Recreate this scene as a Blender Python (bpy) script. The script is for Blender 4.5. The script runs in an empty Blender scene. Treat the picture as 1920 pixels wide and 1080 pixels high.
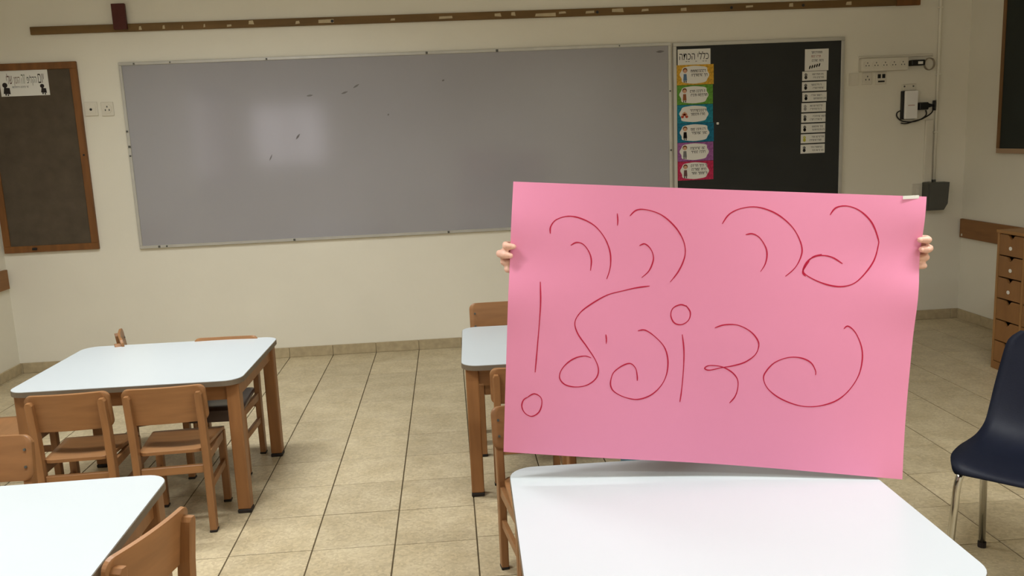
import bpy, bmesh, math, random
from mathutils import Vector, Matrix, noise
random.seed(7)
R = math.radians
scene = bpy.context.scene
COL = scene.collection

# ------------------------------------------------------------------ camera
cam_data = bpy.data.cameras.new('camera')
cam = bpy.data.objects.new('camera', cam_data)
COL.objects.link(cam)
scene.camera = cam
cam_data.sensor_width = 36.0
cam_data.lens = 1613.05 / 1920.0 * 36.0
cam_data.clip_start = 0.02
CAM = Vector((0.8638, -3.8685, 1.4471))
RIGHT = Vector((0.996161, -0.076410, -0.042720))
DOWN = Vector((-0.055138, -0.168607, -0.984140))
FWD = Vector((0.067995, 0.982717, -0.172173))
m = Matrix((RIGHT, -DOWN, -FWD)).transposed().to_4x4()
m.translation = CAM
cam.matrix_world = m

# ------------------------------------------------------------------ world, exposure, lights
world = bpy.data.worlds.new('world')
scene.world = world
world.use_nodes = True
wn = world.node_tree
bg = wn.nodes['Background']
bg.inputs['Color'].default_value = (1.0, 0.92, 0.97, 1)
bg.inputs['Strength'].default_value = 3.4
vs = scene.view_settings
vs.view_transform = 'Standard'
vs.look = 'None'
vs.gamma = 1.0
vs.use_curve_mapping = False
vs.exposure = 0.0
TUBE_WATTS = 8.0
LAMP_POWER = 37.5
LAMP_COLOR = (0.975, 1.0, 1.01)
LAMP_SPOTS = [(-0.4, -0.1), (-0.5, -2.1), (2.5, -2.3), (2.8, -4.2)]
CEIL = 3.0
XL, XR, YB, YF = -2.12, 4.56, 2.09, -5.3

# ------------------------------------------------------------------ materials
MATS = {}
def mat(name, col, rough=0.6, spec=0.5, metal=0.0, var=0.0, scale=8.0, stretch=(1, 1, 1), bump=0.0, bscale=None, emit=0.0, coat=0.0, rnd=0.0, coord='Object', col2=None):
    if name in MATS: return MATS[name]
    M = bpy.data.materials.new(name); M.use_nodes = True
    nt = M.node_tree; b = nt.nodes['Principled BSDF']
    b.inputs['Base Color'].default_value = (*col, 1)
    b.inputs['Roughness'].default_value = rough
    b.inputs['Specular IOR Level'].default_value = spec
    b.inputs['Metallic'].default_value = metal
    b.inputs['Coat Weight'].default_value = coat
    if emit:
        b.inputs['Emission Color'].default_value = (*col, 1); b.inputs['Emission Strength'].default_value = emit
    if var or bump or rnd:
        tc = nt.nodes.new('ShaderNodeTexCoord'); mp = nt.nodes.new('ShaderNodeMapping')
        mp.inputs['Scale'].default_value = stretch
        nt.links.new(tc.outputs[coord], mp.inputs['Vector'])
        nz = nt.nodes.new('ShaderNodeTexNoise'); nz.inputs['Scale'].default_value = scale; nz.inputs['Detail'].default_value = 5
        vec = mp.outputs['Vector']
        if rnd:
            oi = nt.nodes.new('ShaderNodeObjectInfo')
            sc = nt.nodes.new('ShaderNodeVectorMath'); sc.operation = 'MULTIPLY_ADD'
            cx = nt.nodes.new('ShaderNodeCombineXYZ')
            mu = nt.nodes.new('ShaderNodeMath'); mu.operation = 'MULTIPLY'; mu.inputs[1].default_value = 37.0
            nt.links.new(oi.outputs['Random'], mu.inputs[0])
            for k in range(3): nt.links.new(mu.outputs[0], cx.inputs[k])
            ad = nt.nodes.new('ShaderNodeVectorMath'); ad.operation = 'ADD'
            nt.links.new(vec, ad.inputs[0]); nt.links.new(cx.outputs[0], ad.inputs[1]); vec = ad.outputs[0]
            nt.nodes.remove(sc)
        nt.links.new(vec, nz.inputs['Vector'])
        mix = nt.nodes.new('ShaderNodeMix'); mix.data_type = 'RGBA'
        lo = col2 if col2 else tuple(c * (1 - var) for c in col)
        hi = tuple(min(1, c * (1 + var)) for c in col)
        mix.inputs['A'].default_value = (*lo, 1); mix.inputs['B'].default_value = (*hi, 1)
        cr = nt.nodes.new('ShaderNodeMapRange'); cr.inputs['From Min'].default_value = 0.3; cr.inputs['From Max'].default_value = 0.7
        nt.links.new(nz.outputs['Fac'], cr.inputs['Value']); nt.links.new(cr.outputs['Result'], mix.inputs['Factor'])
        out = mix.outputs['Result']
        if rnd:
            hsv = nt.nodes.new('ShaderNodeHueSaturation')
            mr = nt.nodes.new('ShaderNodeMapRange'); mr.inputs['To Min'].default_value = 1 - rnd; mr.inputs['To Max'].default_value = 1 + rnd
            nt.links.new(oi.outputs['Random'], mr.inputs['Value']); nt.links.new(mr.outputs['Result'], hsv.inputs['Value'])
            nt.links.new(out, hsv.inputs['Color']); out = hsv.outputs['Color']
        nt.links.new(out, b.inputs['Base Color'])
        if bump:
            bp = nt.nodes.new('ShaderNodeBump'); bp.inputs['Strength'].default_value = bump; bp.inputs['Distance'].default_value = 0.01
            src = nz
            if bscale:
                n2 = nt.nodes.new('ShaderNodeTexNoise'); n2.inputs['Scale'].default_value = bscale; n2.inputs['Detail'].default_value = 4
                nt.links.new(vec, n2.inputs['Vector']); src = n2
            nt.links.new(src.outputs['Fac'], bp.inputs['Height']); nt.links.new(bp.outputs['Normal'], b.inputs['Normal'])
    MATS[name] = M
    return M
def srgb(r, g, b):
    f = lambda c: (c / 255 / 12.92) if c / 255 <= 0.04045 else ((c / 255 + 0.055) / 1.055) ** 2.4
    return (f(r), f(g), f(b))

WALL = mat('cream_wall_paint', srgb(228, 223, 207), 0.55, 0.3, var=0.035, scale=1.6, bump=0.12, bscale=14)
CEILM = mat('ceiling_paint', srgb(230, 228, 220), 0.8, 0.2, var=0.02, scale=3)
GROUT = mat('dark_grout', srgb(92, 80, 60), 0.9, 0.1, var=0.15, scale=20)
SKIRT = mat('stone_skirting', srgb(176, 160, 128), 0.5, 0.4, var=0.12, scale=26, rnd=0.06)
WOOD = mat('beech_varnish', srgb(147, 104, 65), 0.42, 0.4, var=0.13, scale=5, stretch=(9, 9, 1.2), rnd=0.09)
WOODX = mat('beech_varnish_wide', srgb(148, 105, 66), 0.40, 0.4, var=0.12, scale=5, stretch=(1.2, 9, 9), rnd=0.09)
WOODEDGE = mat('plywood_edge', srgb(186, 144, 100), 0.55, 0.3, var=0.1, scale=12, stretch=(1, 1, 10))
DARKSEAT = mat('dark_stained_seat', srgb(74, 56, 48), 0.30, 0.5, var=0.15, scale=7, stretch=(2, 9, 2))
TABLEWOOD = mat('table_wood', srgb(142, 98, 58), 0.45, 0.4, var=0.14, scale=4, stretch=(8, 8, 1.0), rnd=0.06)
LAMIN = mat('white_laminate', srgb(198, 205, 208), 0.30, 0.5, var=0.012, scale=3)
TEDGE = mat('table_edge_band', srgb(112, 100, 84), 0.5, 0.4, var=0.1, scale=9)
RUBBER = mat('dark_rubber', srgb(42, 36, 32), 0.7, 0.3)
ALU = mat('aluminium_frame', srgb(186, 184, 176), 0.35, 0.5, metal=0.35, var=0.05, scale=12)
WHITEBOARD = mat('grey_whiteboard', srgb(156, 154, 157), 0.11, 0.5, var=0.03, scale=1.2)
BLACKFELT = mat('black_board', srgb(50, 51, 49), 0.75, 0.2, var=0.10, scale=4)
CORK = mat('brown_board_cloth', srgb(86, 76, 63), 0.9, 0.1, var=0.12, scale=12, bump=0.15, bscale=240)
BROWNWOOD = mat('brown_wood_frame', srgb(118, 76, 36), 0.5, 0.35, var=0.2, scale=4, stretch=(6, 6, 1))
RAILWOOD = mat('rail_wood', srgb(112, 86, 50), 0.6, 0.25, var=0.18, scale=3, stretch=(1, 8, 8))
DARKRAIL = mat('wall_rail_wood', srgb(136, 94, 54), 0.5, 0.3, var=0.15, scale=3, stretch=(8, 1, 8))
MAROON = mat('maroon_block', srgb(78, 34, 26), 0.55, 0.3, var=0.1, scale=9)
PAPERW = mat('white_paper', srgb(226, 224, 216), 0.8, 0.2, var=0.02, scale=9)
INKK = mat('black_print', srgb(26, 24, 26), 0.8, 0.1)
INKR = mat('red_marker', srgb(180, 28, 62), 0.6, 0.2)
PLASTW = mat('white_plastic', srgb(216, 210, 194), 0.4, 0.4, var=0.02, scale=9)
PLASTG = mat('grey_plastic', srgb(82, 82, 76), 0.5, 0.4, var=0.04, scale=9)
PLASTK = mat('black_plastic', srgb(24, 23, 22), 0.4, 0.4)
NAVY = mat('navy_plastic', srgb(13, 18, 34), 0.55, 0.25, var=0.05, scale=40, bump=0.05, bscale=200)
CHROME = mat('chrome_tube', srgb(200, 198, 190), 0.16, 0.5, metal=1.0)
PINK = mat('pink_poster_board', srgb(228, 142, 175), 0.5, 0.35, var=0.012, scale=2.5)
SKIN = mat('skin', srgb(222, 176, 155), 0.5, 0.4, var=0.06, scale=30)
NAIL = mat('nail', srgb(232, 184, 164), 0.3, 0.5)
SHIRT = mat('grey_jersey', srgb(92, 94, 104), 0.85, 0.2, var=0.06, scale=50)
JEANS = mat('teal_denim', srgb(58, 86, 96), 0.85, 0.2, var=0.10, scale=60)
HAIR = mat('brown_hair', srgb(56, 38, 26), 0.5, 0.4, var=0.2, scale=14, stretch=(6, 6, 1))
SHOE = mat('dark_shoe', srgb(40, 38, 40), 0.6, 0.3)
CABW = mat('cabinet_laminate', srgb(140, 98, 56), 0.45, 0.35, var=0.12, scale=3, stretch=(6, 6, 1.2))
CABE = mat('cabinet_edge', srgb(156, 114, 68), 0.5, 0.3, var=0.1, scale=6)
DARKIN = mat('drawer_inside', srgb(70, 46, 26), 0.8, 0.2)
GLASS = mat('window_glass', (1, 1, 1), 0.02, 0.5)
GLASS.node_tree.nodes['Principled BSDF'].inputs['Transmission Weight'].default_value = 1.0
GLASS.node_tree.nodes['Principled BSDF'].inputs['IOR'].default_value = 1.02
TUBE = mat('lit_tube', LAMP_COLOR, 0.5, 0.2, emit=TUBE_WATTS)

def tile_material():
    M = bpy.data.materials.new('terrazzo_tile'); M.use_nodes = True; nt = M.node_tree; b = nt.nodes['Principled BSDF']
    N = nt.nodes.new; L = nt.links.new
    geo = N('ShaderNodeNewGeometry'); oi = N('ShaderNodeObjectInfo')
    n1 = N('ShaderNodeTexNoise'); n1.inputs['Scale'].default_value = 7; n1.inputs['Detail'].default_value = 6
    L(geo.outputs['Position'], n1.inputs['Vector'])
    v = N('ShaderNodeTexVoronoi'); v.inputs['Scale'].default_value = 95; L(geo.outputs['Position'], v.inputs['Vector'])
    n2 = N('ShaderNodeTexNoise'); n2.inputs['Scale'].default_value = 130; n2.inputs['Detail'].default_value = 3
    L(geo.outputs['Position'], n2.inputs['Vector'])
    base = N('ShaderNodeMix'); base.data_type = 'RGBA'
    base.inputs['A'].default_value = (*srgb(182, 166, 133), 1); base.inputs['B'].default_value = (*srgb(196, 181, 149), 1)
    mr = N('ShaderNodeMapRange'); mr.inputs['From Min'].default_value = .35; mr.inputs['From Max'].default_value = .65
    L(n1.outputs['Fac'], mr.inputs['Value']); L(mr.outputs['Result'], base.inputs['Factor'])
    chips = N('ShaderNodeMix'); chips.data_type = 'RGBA'; chips.blend_type = 'OVERLAY'
    chips.inputs['Factor'].default_value = .22
    L(base.outputs['Result'], chips.inputs['A'])
    bw = N('ShaderNodeSeparateColor'); L(v.outputs['Color'], bw.inputs['Color'])
    cc = N('ShaderNodeCombineColor')
    mixv = N('ShaderNodeMath'); mixv.operation = 'MULTIPLY_ADD'; mixv.inputs[1].default_value = .6
    L(bw.outputs[0], mixv.inputs[0]); 
    half = N('ShaderNodeMath'); half.operation = 'MULTIPLY'; half.inputs[1].default_value = .4; L(n2.outputs['Fac'], half.inputs[0]); L(half.outputs[0], mixv.inputs[2])
    for k in range(3): L(mixv.outputs[0], cc.inputs[k])
    L(cc.outputs[0], chips.inputs['B'])
    hsv = N('ShaderNodeHueSaturation')
    mv = N('ShaderNodeMapRange'); mv.inputs['To Min'].default_value = .93; mv.inputs['To Max'].default_value = 1.05
    L(oi.outputs['Random'], mv.inputs['Value']); L(mv.outputs['Result'], hsv.inputs['Value'])
    L(chips.outputs['Result'], hsv.inputs['Color']); L(hsv.outputs['Color'], b.inputs['Base Color'])
    b.inputs['Roughness'].default_value = .42; b.inputs['Specular IOR Level'].default_value = .4
    return M
TILE = tile_material()

# ------------------------------------------------------------------ helpers
def obj(name, bm, material, parent=None, smooth=False, loc=None, rz=0.0):
    me = bpy.data.meshes.new(name)
    if isinstance(bm, bpy.types.Mesh): me = bm
    else:
        bmesh.ops.recalc_face_normals(bm, faces=bm.faces[:])
        bm.to_mesh(me); bm.free()
    if not me.materials: me.materials.append(material)
    if smooth:
        for p in me.polygons: p.use_smooth = True
    o = bpy.data.objects.new(name, me); COL.objects.link(o)
    if parent: o.parent = parent
    if loc is not None: o.location = loc
    o.rotation_euler[2] = rz
    return o
def thing(name, label, cat, loc=(0, 0, 0), rz=0.0, group=None):
    o = bpy.data.objects.new(name, None); COL.objects.link(o)
    o.empty_display_size = 0.05
    o.location = loc; o.rotation_euler[2] = rz
    return tag(o, label, cat, group)
def tag(o, label, cat, group=None):
    o['label'] = label; o['category'] = cat
    if group: o['group'] = group
    return o
def struct(name, bm, material, parent=None, label=None):
    o = obj(name, bm, material, parent)
    if parent is None: o['kind'] = 'structure'
    if label: o['label'] = label
    return o
def copy_tree(o, parent=None):
    c = o.copy(); COL.objects.link(c)
    if parent: c.parent = parent
    for ch in list(o.children): copy_tree(ch, c)
    return c
def B(): return bmesh.new()
def box(bm, x0, x1, y0, y1, z0, z1, bev=0.0, seg=2):
    vs_ = [bm.verts.new((x, y, z)) for x in (x0, x1) for y in (y0, y1) for z in (z0, z1)]
    F = [(0, 1, 3, 2), (4, 6, 7, 5), (0, 4, 5, 1), (2, 3, 7, 6), (0, 2, 6, 4), (1, 5, 7, 3)]
    fs = [bm.faces.new([vs_[i] for i in f]) for f in F]
    if bev:
        es = list({e for f in fs for e in f.edges})
        bmesh.ops.bevel(bm, geom=es, offset=bev, segments=seg, profile=0.5, affect='EDGES')
    return bm
def bx(*a, **k): return box(B(), *a, **k)
def bar(bm, p, q, w, d, up=Vector((0, 0, 1)), bev=0.0):
    """bar of section w x d from p to q; w along the side vector"""
    p, q = Vector(p), Vector(q); a = (q - p).normalized()
    s = a.cross(up)
    if s.length < 1e-4: s = Vector((1, 0, 0))
    s.normalize(); t = s.cross(a).normalized()
    v = [bm.verts.new(c + s * i * w / 2 + t * j * d / 2) for c in (p, q) for i, j in ((-1, -1), (1, -1), (1, 1), (-1, 1))]
    fs = [bm.faces.new([v[k] for k in f]) for f in ((0, 1, 2, 3), (7, 6, 5, 4), (0, 4, 5, 1), (1, 5, 6, 2), (2, 6, 7, 3), (3, 7, 4, 0))]
    if bev:
        es = list({e for f in fs for e in f.edges})
        bmesh.ops.bevel(bm, geom=es, offset=bev, segments=2, profile=0.5, affect='EDGES')
    return bm
def sweep(bm, pts, prof, cap=True, closed=False):
    """rings of 2-D profile (function of index or list) along pts"""
    pts = [Vector(p) for p in pts]; n = len(pts); rings = []
    prevN = None
    for i, p in enumerate(pts):
        a = pts[max(0, i - 1)]; b = pts[min(n - 1, i + 1)]
        t = (b - a).normalized()
        if prevN is None:
            ref = Vector((0, 0, 1)) if abs(t.z) < .9 else Vector((1, 0, 0))
            N_ = t.cross(ref).normalized()
        else:
            N_ = (prevN - t * prevN.dot(t)).normalized()
        prevN = N_; b2 = t.cross(N_)
        pr = prof(i) if callable(prof) else prof
        rings.append([bm.verts.new(p + N_ * u + b2 * v) for u, v in pr])
    k = len(rings[0])
    for i in range(n - 1):
        for j in range(k):
            bm.faces.new((rings[i][j], rings[i][(j + 1) % k], rings[i + 1][(j + 1) % k], rings[i + 1][j]))
    if cap:
        bm.faces.new(rings[0][::-1]); bm.faces.new(rings[-1])
    return bm
def circ(r, k=8): return [(r * math.cos(2 * math.pi * i / k), r * math.sin(2 * math.pi * i / k)) for i in range(k)]
def tube(bm, pts, r, k=8): return sweep(bm, pts, circ(r, k))
def prism(bm, poly, h0, h1, axis='z'):
    """polygon (2-D list) extruded from h0 to h1 along axis; for 'y' the polygon is (x,z), for 'x' it is (y,z)"""
    f = {'z': lambda a, b, h: (a, b, h), 'y': lambda a, b, h: (a, h, b), 'x': lambda a, b, h: (h, a, b)}[axis]
    lo = [bm.verts.new(f(a, b, h0)) for a, b in poly]; hi = [bm.verts.new(f(a, b, h1)) for a, b in poly]
    bm.faces.new(lo[::-1]); bm.faces.new(hi)
    n = len(poly)
    for i in range(n): bm.faces.new((lo[i], lo[(i + 1) % n], hi[(i + 1) % n], hi[i]))
    return bm
def rrect(x0, x1, y0, y1, r, k=6):
    P = []
    for cx, cy, a0 in ((x1 - r, y1 - r, 0), (x0 + r, y1 - r, 90), (x0 + r, y0 + r, 180), (x1 - r, y0 + r, 270)):
        for i in range(k + 1):
            a = R(a0 + 90 * i / k); P.append((cx + r * math.cos(a), cy + r * math.sin(a)))
    return P
def disc(cx, cy, rx, ry=None, k=14):
    ry = ry or rx
    return [(cx + rx * math.cos(2 * math.pi * i / k), cy + ry * math.sin(2 * math.pi * i / k)) for i in range(k)]
def catmull(P, n=6):
    P = [Vector(p) for p in P]; out = []
    for i in range(len(P) - 1):
        p0 = P[max(0, i - 1)]; p1 = P[i]; p2 = P[i + 1]; p3 = P[min(len(P) - 1, i + 2)]
        for k in range(n):
            t = k / n
            out.append(0.5 * ((2 * p1) + (p2 - p0) * t + (2 * p0 - 5 * p1 + 4 * p2 - p3) * t * t + (3 * p1 - p0 - 3 * p2 + p3) * t ** 3))
    out.append(P[-1]); return out
def text_mesh(s, width, height, depth=0.0006):
    """string (already in visual order) as a mesh of given width and height in the (x,z) plane, facing -y, lower left at 0"""
    cu = bpy.data.curves.new('t', 'FONT'); cu.body = s; cu.extrude = 0.0
    to = bpy.data.objects.new('t', cu); COL.objects.link(to)
    bpy.context.view_layer.update()
    me = bpy.data.meshes.new_from_object(to.evaluated_get(bpy.context.evaluated_depsgraph_get()))
    bpy.data.objects.remove(to)
    xs = [v.co.x for v in me.vertices]; ys = [v.co.y for v in me.vertices]
    if not xs: return me
    sx = width / (max(xs) - min(xs)); sy = height / (max(ys) - min(ys)); x0, y0 = min(xs), min(ys)
    for v in me.vertices: v.co = Vector(((v.co.x - x0) * sx, 0, (v.co.y - y0) * sy))
    me.materials.clear()
    return me

# ------------------------------------------------------------------ room shell
floor = struct('floor', bx(XL, XR, YF, YB, -0.10, -0.003), GROUT, label='beige terrazzo tile floor with dark joints')
struct('wall_back', bx(XL - .12, XR + .12, YB, YB + .12, -.1, CEIL), WALL, label='cream wall behind the whiteboard')
LY0, LY1, LZ0, LZ1 = -4.45, -2.75, 1.05, 2.20
bm = B(); box(bm, XL - .12, XL, YF, LY0, -.1, CEIL); box(bm, XL - .12, XL, LY1, YB, -.1, CEIL); box(bm, XL - .12, XL, LY0, LY1, -.1, LZ0); box(bm, XL - .12, XL, LY0, LY1, LZ1, CEIL)
struct('wall_left', bm, WALL, label='cream wall on the left')
bm = B()
for a in ((LY0, LY0 + .05, LZ0, LZ1), (LY1 - .05, LY1, LZ0, LZ1), (LY0 + .05, LY1 - .05, LZ0, LZ0 + .05), (LY0 + .05, LY1 - .05, LZ1 - .05, LZ1), (-3.625, -3.575, LZ0 + .05, LZ1 - .05)):
    box(bm, XL - .09, XL - .03, a[0], a[1], a[2], a[3])
win = struct('window_2', bm, ALU, label='aluminium window in the left wall beside the camera')
obj('pane', bx(XL - .064, XL - .058, LY0 + .05, -3.625, LZ0 + .05, LZ1 - .05), GLASS, win)
obj('pane', bx(XL - .064, XL - .058, -3.575, LY1 - .05, LZ0 + .05, LZ1 - .05), GLASS, win)
t = thing('curtain_rod', 'metal curtain rod above the window left of the camera', 'curtain rod', (XL, -3.6, 2.32))
b2 = B(); tube(b2, [(.06, -.95, 0), (.06, .95, 0)], .010, 8); obj('rod', b2, ALU, t, smooth=True)
for s_ in (-.9, .9): obj('bracket', bx(.0005, .06, s_ - .008, s_ + .008, -.026, -.011), ALU, t)
for k, (c0, c1) in enumerate(((-4.42, -4.10), (-3.78, -3.48), (-3.14, -2.80))):
    b2 = B(); N_ = 33; fr_, bk_ = [], []
    for i in range(N_):
        y_ = c0 + (c1 - c0) * i / (N_ - 1); x_ = XL + .06 + .022 * math.sin(i * 1.45)
        fr_.append([b2.verts.new((x_, y_, z_)) for z_ in (.95, 1.6, 2.305)])
    for i in range(N_ - 1):
        for j in range(2): b2.faces.new((fr_[i][j], fr_[i + 1][j], fr_[i + 1][j + 1], fr_[i][j + 1]))
    bmesh.ops.solidify(b2, geom=b2.faces[:], thickness=.002)
    tag(obj('curtain', b2, mat('curtain_cloth', srgb(196, 172, 172), .9, .1, var=.05, scale=20), smooth=True), 'pleated pinkish curtain ' + ('nearest the window wall behind the camera', 'in the middle of the left window', 'at the end of the left window towards the tables')[k], 'curtain', 'curtains at the left window')
struct('wall_right', bx(XR, XR + .12, YF, YB, -.1, CEIL), WALL, label='cream wall on the right')
struct('ceiling', bx(XL - .12, XR + .12, YF - .12, YB + .12, CEIL, CEIL + .1), CEILM, label='white ceiling')
WX0, WX1, WZ0, WZ1 = -2.05, -0.90, 1.15, 2.12
bm = B()
box(bm, XL - .12, WX0, YF - .12, YF, -.1, CEIL); box(bm, WX1, XR + .12, YF - .12, YF, -.1, CEIL)
box(bm, WX0, WX1, YF - .12, YF, -.1, WZ0); box(bm, WX0, WX1, YF - .12, YF, WZ1, CEIL)
struct('wall_front', bm, WALL, label='cream wall behind the camera with a window')
bm = B()
for a in ((WX0, WX0 + .05, WZ0, WZ1), (WX1 - .05, WX1, WZ0, WZ1), (WX0 + .05, WX1 - .05, WZ0, WZ0 + .05), (WX0 + .05, WX1 - .05, WZ1 - .05, WZ1), (-1.50, -1.45, WZ0 + .05, WZ1 - .05)):
    box(bm, a[0], a[1], YF - .09, YF - .03, a[2], a[3])
win = struct('window_1', bm, ALU, label='aluminium window in the wall behind the camera')
obj('pane', bx(WX0 + .05, -1.50, YF - .064, YF - .058, WZ0 + .05, WZ1 - .05), GLASS, win)
obj('pane', bx(-1.45, WX1 - .05, YF - .064, YF - .058, WZ0 + .05, WZ1 - .05), GLASS, win)

# floor tiles: 0.30 m, columns on x = k*0.3, the courses slightly off between columns
T = 0.30
def in_frame(x, y, z=0.0, mgn=0.02):
    d = Vector((x, y, z)) - CAM; w = d.dot(FWD)
    if w <= 0.1: return False
    u = 1613.05 * d.dot(RIGHT) / w; v = 1613.05 * d.dot(DOWN) / w
    return abs(u) < 960 * (1 + mgn) and abs(v) < 540 * (1 + mgn)
def tile_mesh(w, d, gx=0.0026, gy=0.0021, ch=0.0010):
    bm = B(); z1, z0 = 0.0, -0.0028
    lo = [bm.verts.new((x, y, z0)) for x, y in ((gx, gy), (w - gx, gy), (w - gx, d - gy), (gx, d - gy))]
    cx_, cy_ = gx + ch, gy + ch
    md = [bm.verts.new((x, y, z1 - .0008)) for x, y in ((gx, gy), (w - gx, gy), (w - gx, d - gy), (gx, d - gy))]
    hi = [bm.verts.new((x, y, z1)) for x, y in ((cx_, cy_), (w - cx_, cy_), (w - cx_, d - cy_), (cx_, d - cy_))]
    for a, b in ((lo, md), (md, hi)):
        for i in range(4): bm.faces.new((a[i], a[(i + 1) % 4], b[(i + 1) % 4], b[i]))
    bm.faces.new(hi)
    return bm
full = None
rest = B()
k0 = math.floor(XL / T); k1 = math.ceil(XR / T)
ntile = 0
for k in range(k0, k1):
    x0, x1 = max(XL, k * T), min(XR, (k + 1) * T)
    rk = random.Random(100 + k)
    off = rk.uniform(-.012, .012) * (2.6 if k > 4 else 1) if k not in (0, 1, 2) else (0.004, 0.0, -0.006)[k]
    for j in range(-18, 8):
        y0, y1 = j * T + off, (j + 1) * T + off
        y0, y1 = max(YF, y0), min(YB, y1)
        if y1 - y0 < .02 or x1 - x0 < .02: continue
        vis = any(in_frame(x, y) for x in (x0, x1, (x0 + x1) / 2) for y in (y0, y1, (y0 + y1) / 2))
        if vis and ntile < 299:
            whole = abs(x1 - x0 - T) < 1e-6 and abs(y1 - y0 - T) < 1e-6
            if whole and full: o = obj('tile', full, TILE, floor)
            else:
                o = obj('tile', tile_mesh(x1 - x0, y1 - y0), TILE, floor)
                if whole: full = o.data
            o.location = (x0, y0, rk.uniform(-.0004, .0004)); ntile += 1
        else:
            t = tile_mesh(x1 - x0, y1 - y0)
            tm = bpy.data.meshes.new('t'); t.to_mesh(tm); t.free()
            n0 = len(rest.verts); rest.from_mesh(tm); rest.verts.ensure_lookup_table()
            bmesh.ops.translate(rest, verts=rest.verts[n0:], vec=(x0, y0, 0)); bpy.data.meshes.remove(tm)
o = obj('tile_field', rest, TILE, floor); o['kind'] = 'stuff'

# skirting tiles
def skirting(name, label, axis, fixed, a0, a1, sgn):
    root = struct(name, (bx(a0, a1, min(fixed, fixed + sgn * .004), max(fixed, fixed + sgn * .004), 0, .066) if axis == 'x' else
                         bx(min(fixed, fixed + sgn * .004), max(fixed, fixed + sgn * .004), a0, a1, 0, .066)), GROUT, label=label)
    cache = {}
    k = math.floor(a0 / T + 1e-6)
    while k * T < a1 - 1e-6:
        s, e = max(a0, k * T) + .001, min(a1, (k + 1) * T) - .001
        k += 1
        if e - s < .015: continue
        key = round(e - s, 4)
        if key not in cache:
            w = e - s
            cache[key] = bx(0, w, -.012, 0, 0, .07, bev=.0015, seg=1) if axis == 'x' else bx(-.012, 0, 0, w, 0, .07, bev=.0015, seg=1)
            me = bpy.data.meshes.new('skirting_tile'); cache[key].to_mesh(me); cache[key].free(); cache[key] = me
        o = obj('skirting_tile', cache[key], SKIRT, root)
        if axis == 'x': o.location = (s, fixed, 0.0005)
        else: o.location = (fixed if sgn < 0 else fixed + .012, s, 0.0005)
skirting('baseboard_back', 'beige stone skirting along the whiteboard wall', 'x', YB, XL, XR, -1)
skirting('baseboard_left', 'beige stone skirting along the left wall', 'y', XL, -2.6, YB - .013, 1)
skirting('baseboard_right', 'beige stone skirting along the right wall', 'y', XR, -2.6, YB - .013, -1)

# ------------------------------------------------------------------ ceiling lamps
def lamp(x, y, label):
    t = thing('ceiling_lamp', label, 'ceiling lamp', (x, y, CEIL), 0, 'fluorescent ceiling lamps above the tables')
    bm = B(); prism(bm, [(-.62, 0), (.62, 0), (.62, -.03), (-.62, -.03)], -.15, .15, 'y'); obj('housing', bm, PLASTW, t)
    for s in (-1, 1): obj('end_cap', bx(min(s * .62, s * .60), max(s * .62, s * .60), -.15, .15, -.075, -.0305), PLASTW, t)
    for s in (-1, 1): obj('side_reflector', bx(-.5995, .5995, s * .15 - .006, s * .15 + .006, -.075, -.0305), PLASTW, t)
    for s in (-.07, .07):
        b2 = B(); tube(b2, [(-.595, s, -.052), (.595, s, -.052)], .013, 10); obj('tube', b2, TUBE, t, smooth=True)
    la = bpy.data.lights.new('tube_light', 'AREA'); la.shape = 'RECTANGLE'; la.size = 1.18; la.size_y = .24
    la.energy = LAMP_POWER; la.color = LAMP_COLOR; la.spread = R(150)
    lo = bpy.data.objects.new('tube_light', la); COL.objects.link(lo); lo.parent = t; lo.location = (0, 0, -.08)

for (x, y), w in zip(LAMP_SPOTS, ('over the far left table', 'over the lower left table', 'over the half-hidden table', 'over the right side of the foreground')):
    lamp(x, y, 'white fluorescent ceiling lamp ' + w)

# ------------------------------------------------------------------ boards on the back wall
def wall_thing(name, label, cat, x, z, group=None, y=YB): return thing(name, label, cat, (x, y, z), 0, group)
def frame4(t, w, h, fw, dep, material, name='frame_rail', top=None):
    obj(name, bx(0, w, -dep, 0, 0, fw, bev=.002, seg=1), material, t)
    obj(name, bx(0, w, -dep, 0, h - fw, h, bev=.002, seg=1), top or material, t)
    obj(name, bx(0, fw, -dep, 0, fw, h - fw, bev=.002, seg=1), material, t)
    obj(name, bx(w - fw, w, -dep, 0, fw, h - fw, bev=.002, seg=1), material, t)
W, H = 3.655, 1.222
t = wall_thing('whiteboard', 'long grey whiteboard with thin aluminium frame on the back wall', 'whiteboard', -1.227, .814)
obj('writing_surface', bx(.014, W - .014, -.016, -.001, .014, H - .014), WHITEBOARD, t)
frame4(t, W, H, .020, .022, ALU)
for x, z, s in ((.10, H - .012, .010), (.33, H - .010, .008), (.95, H - .012, .011), (2.0, H - .010, .014), (2.47, H - .012, .016), (3.3, H - .01, .008), (.13, .010, .014), (.18, .011, .010), (1.03, .010, .014), (2.08, .010, .014), (.008, .78, .012), (.012, .68, .014), (.010, .62, .010), (W - .008, .5, .012), (W - .01, .9, .01)):
    obj('frame_clip', bx(x - s / 2, x + s / 2, -.028, -.0222, z - s / 2, z + s / 2, bev=.001, seg=1), PLASTG, t)
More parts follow.
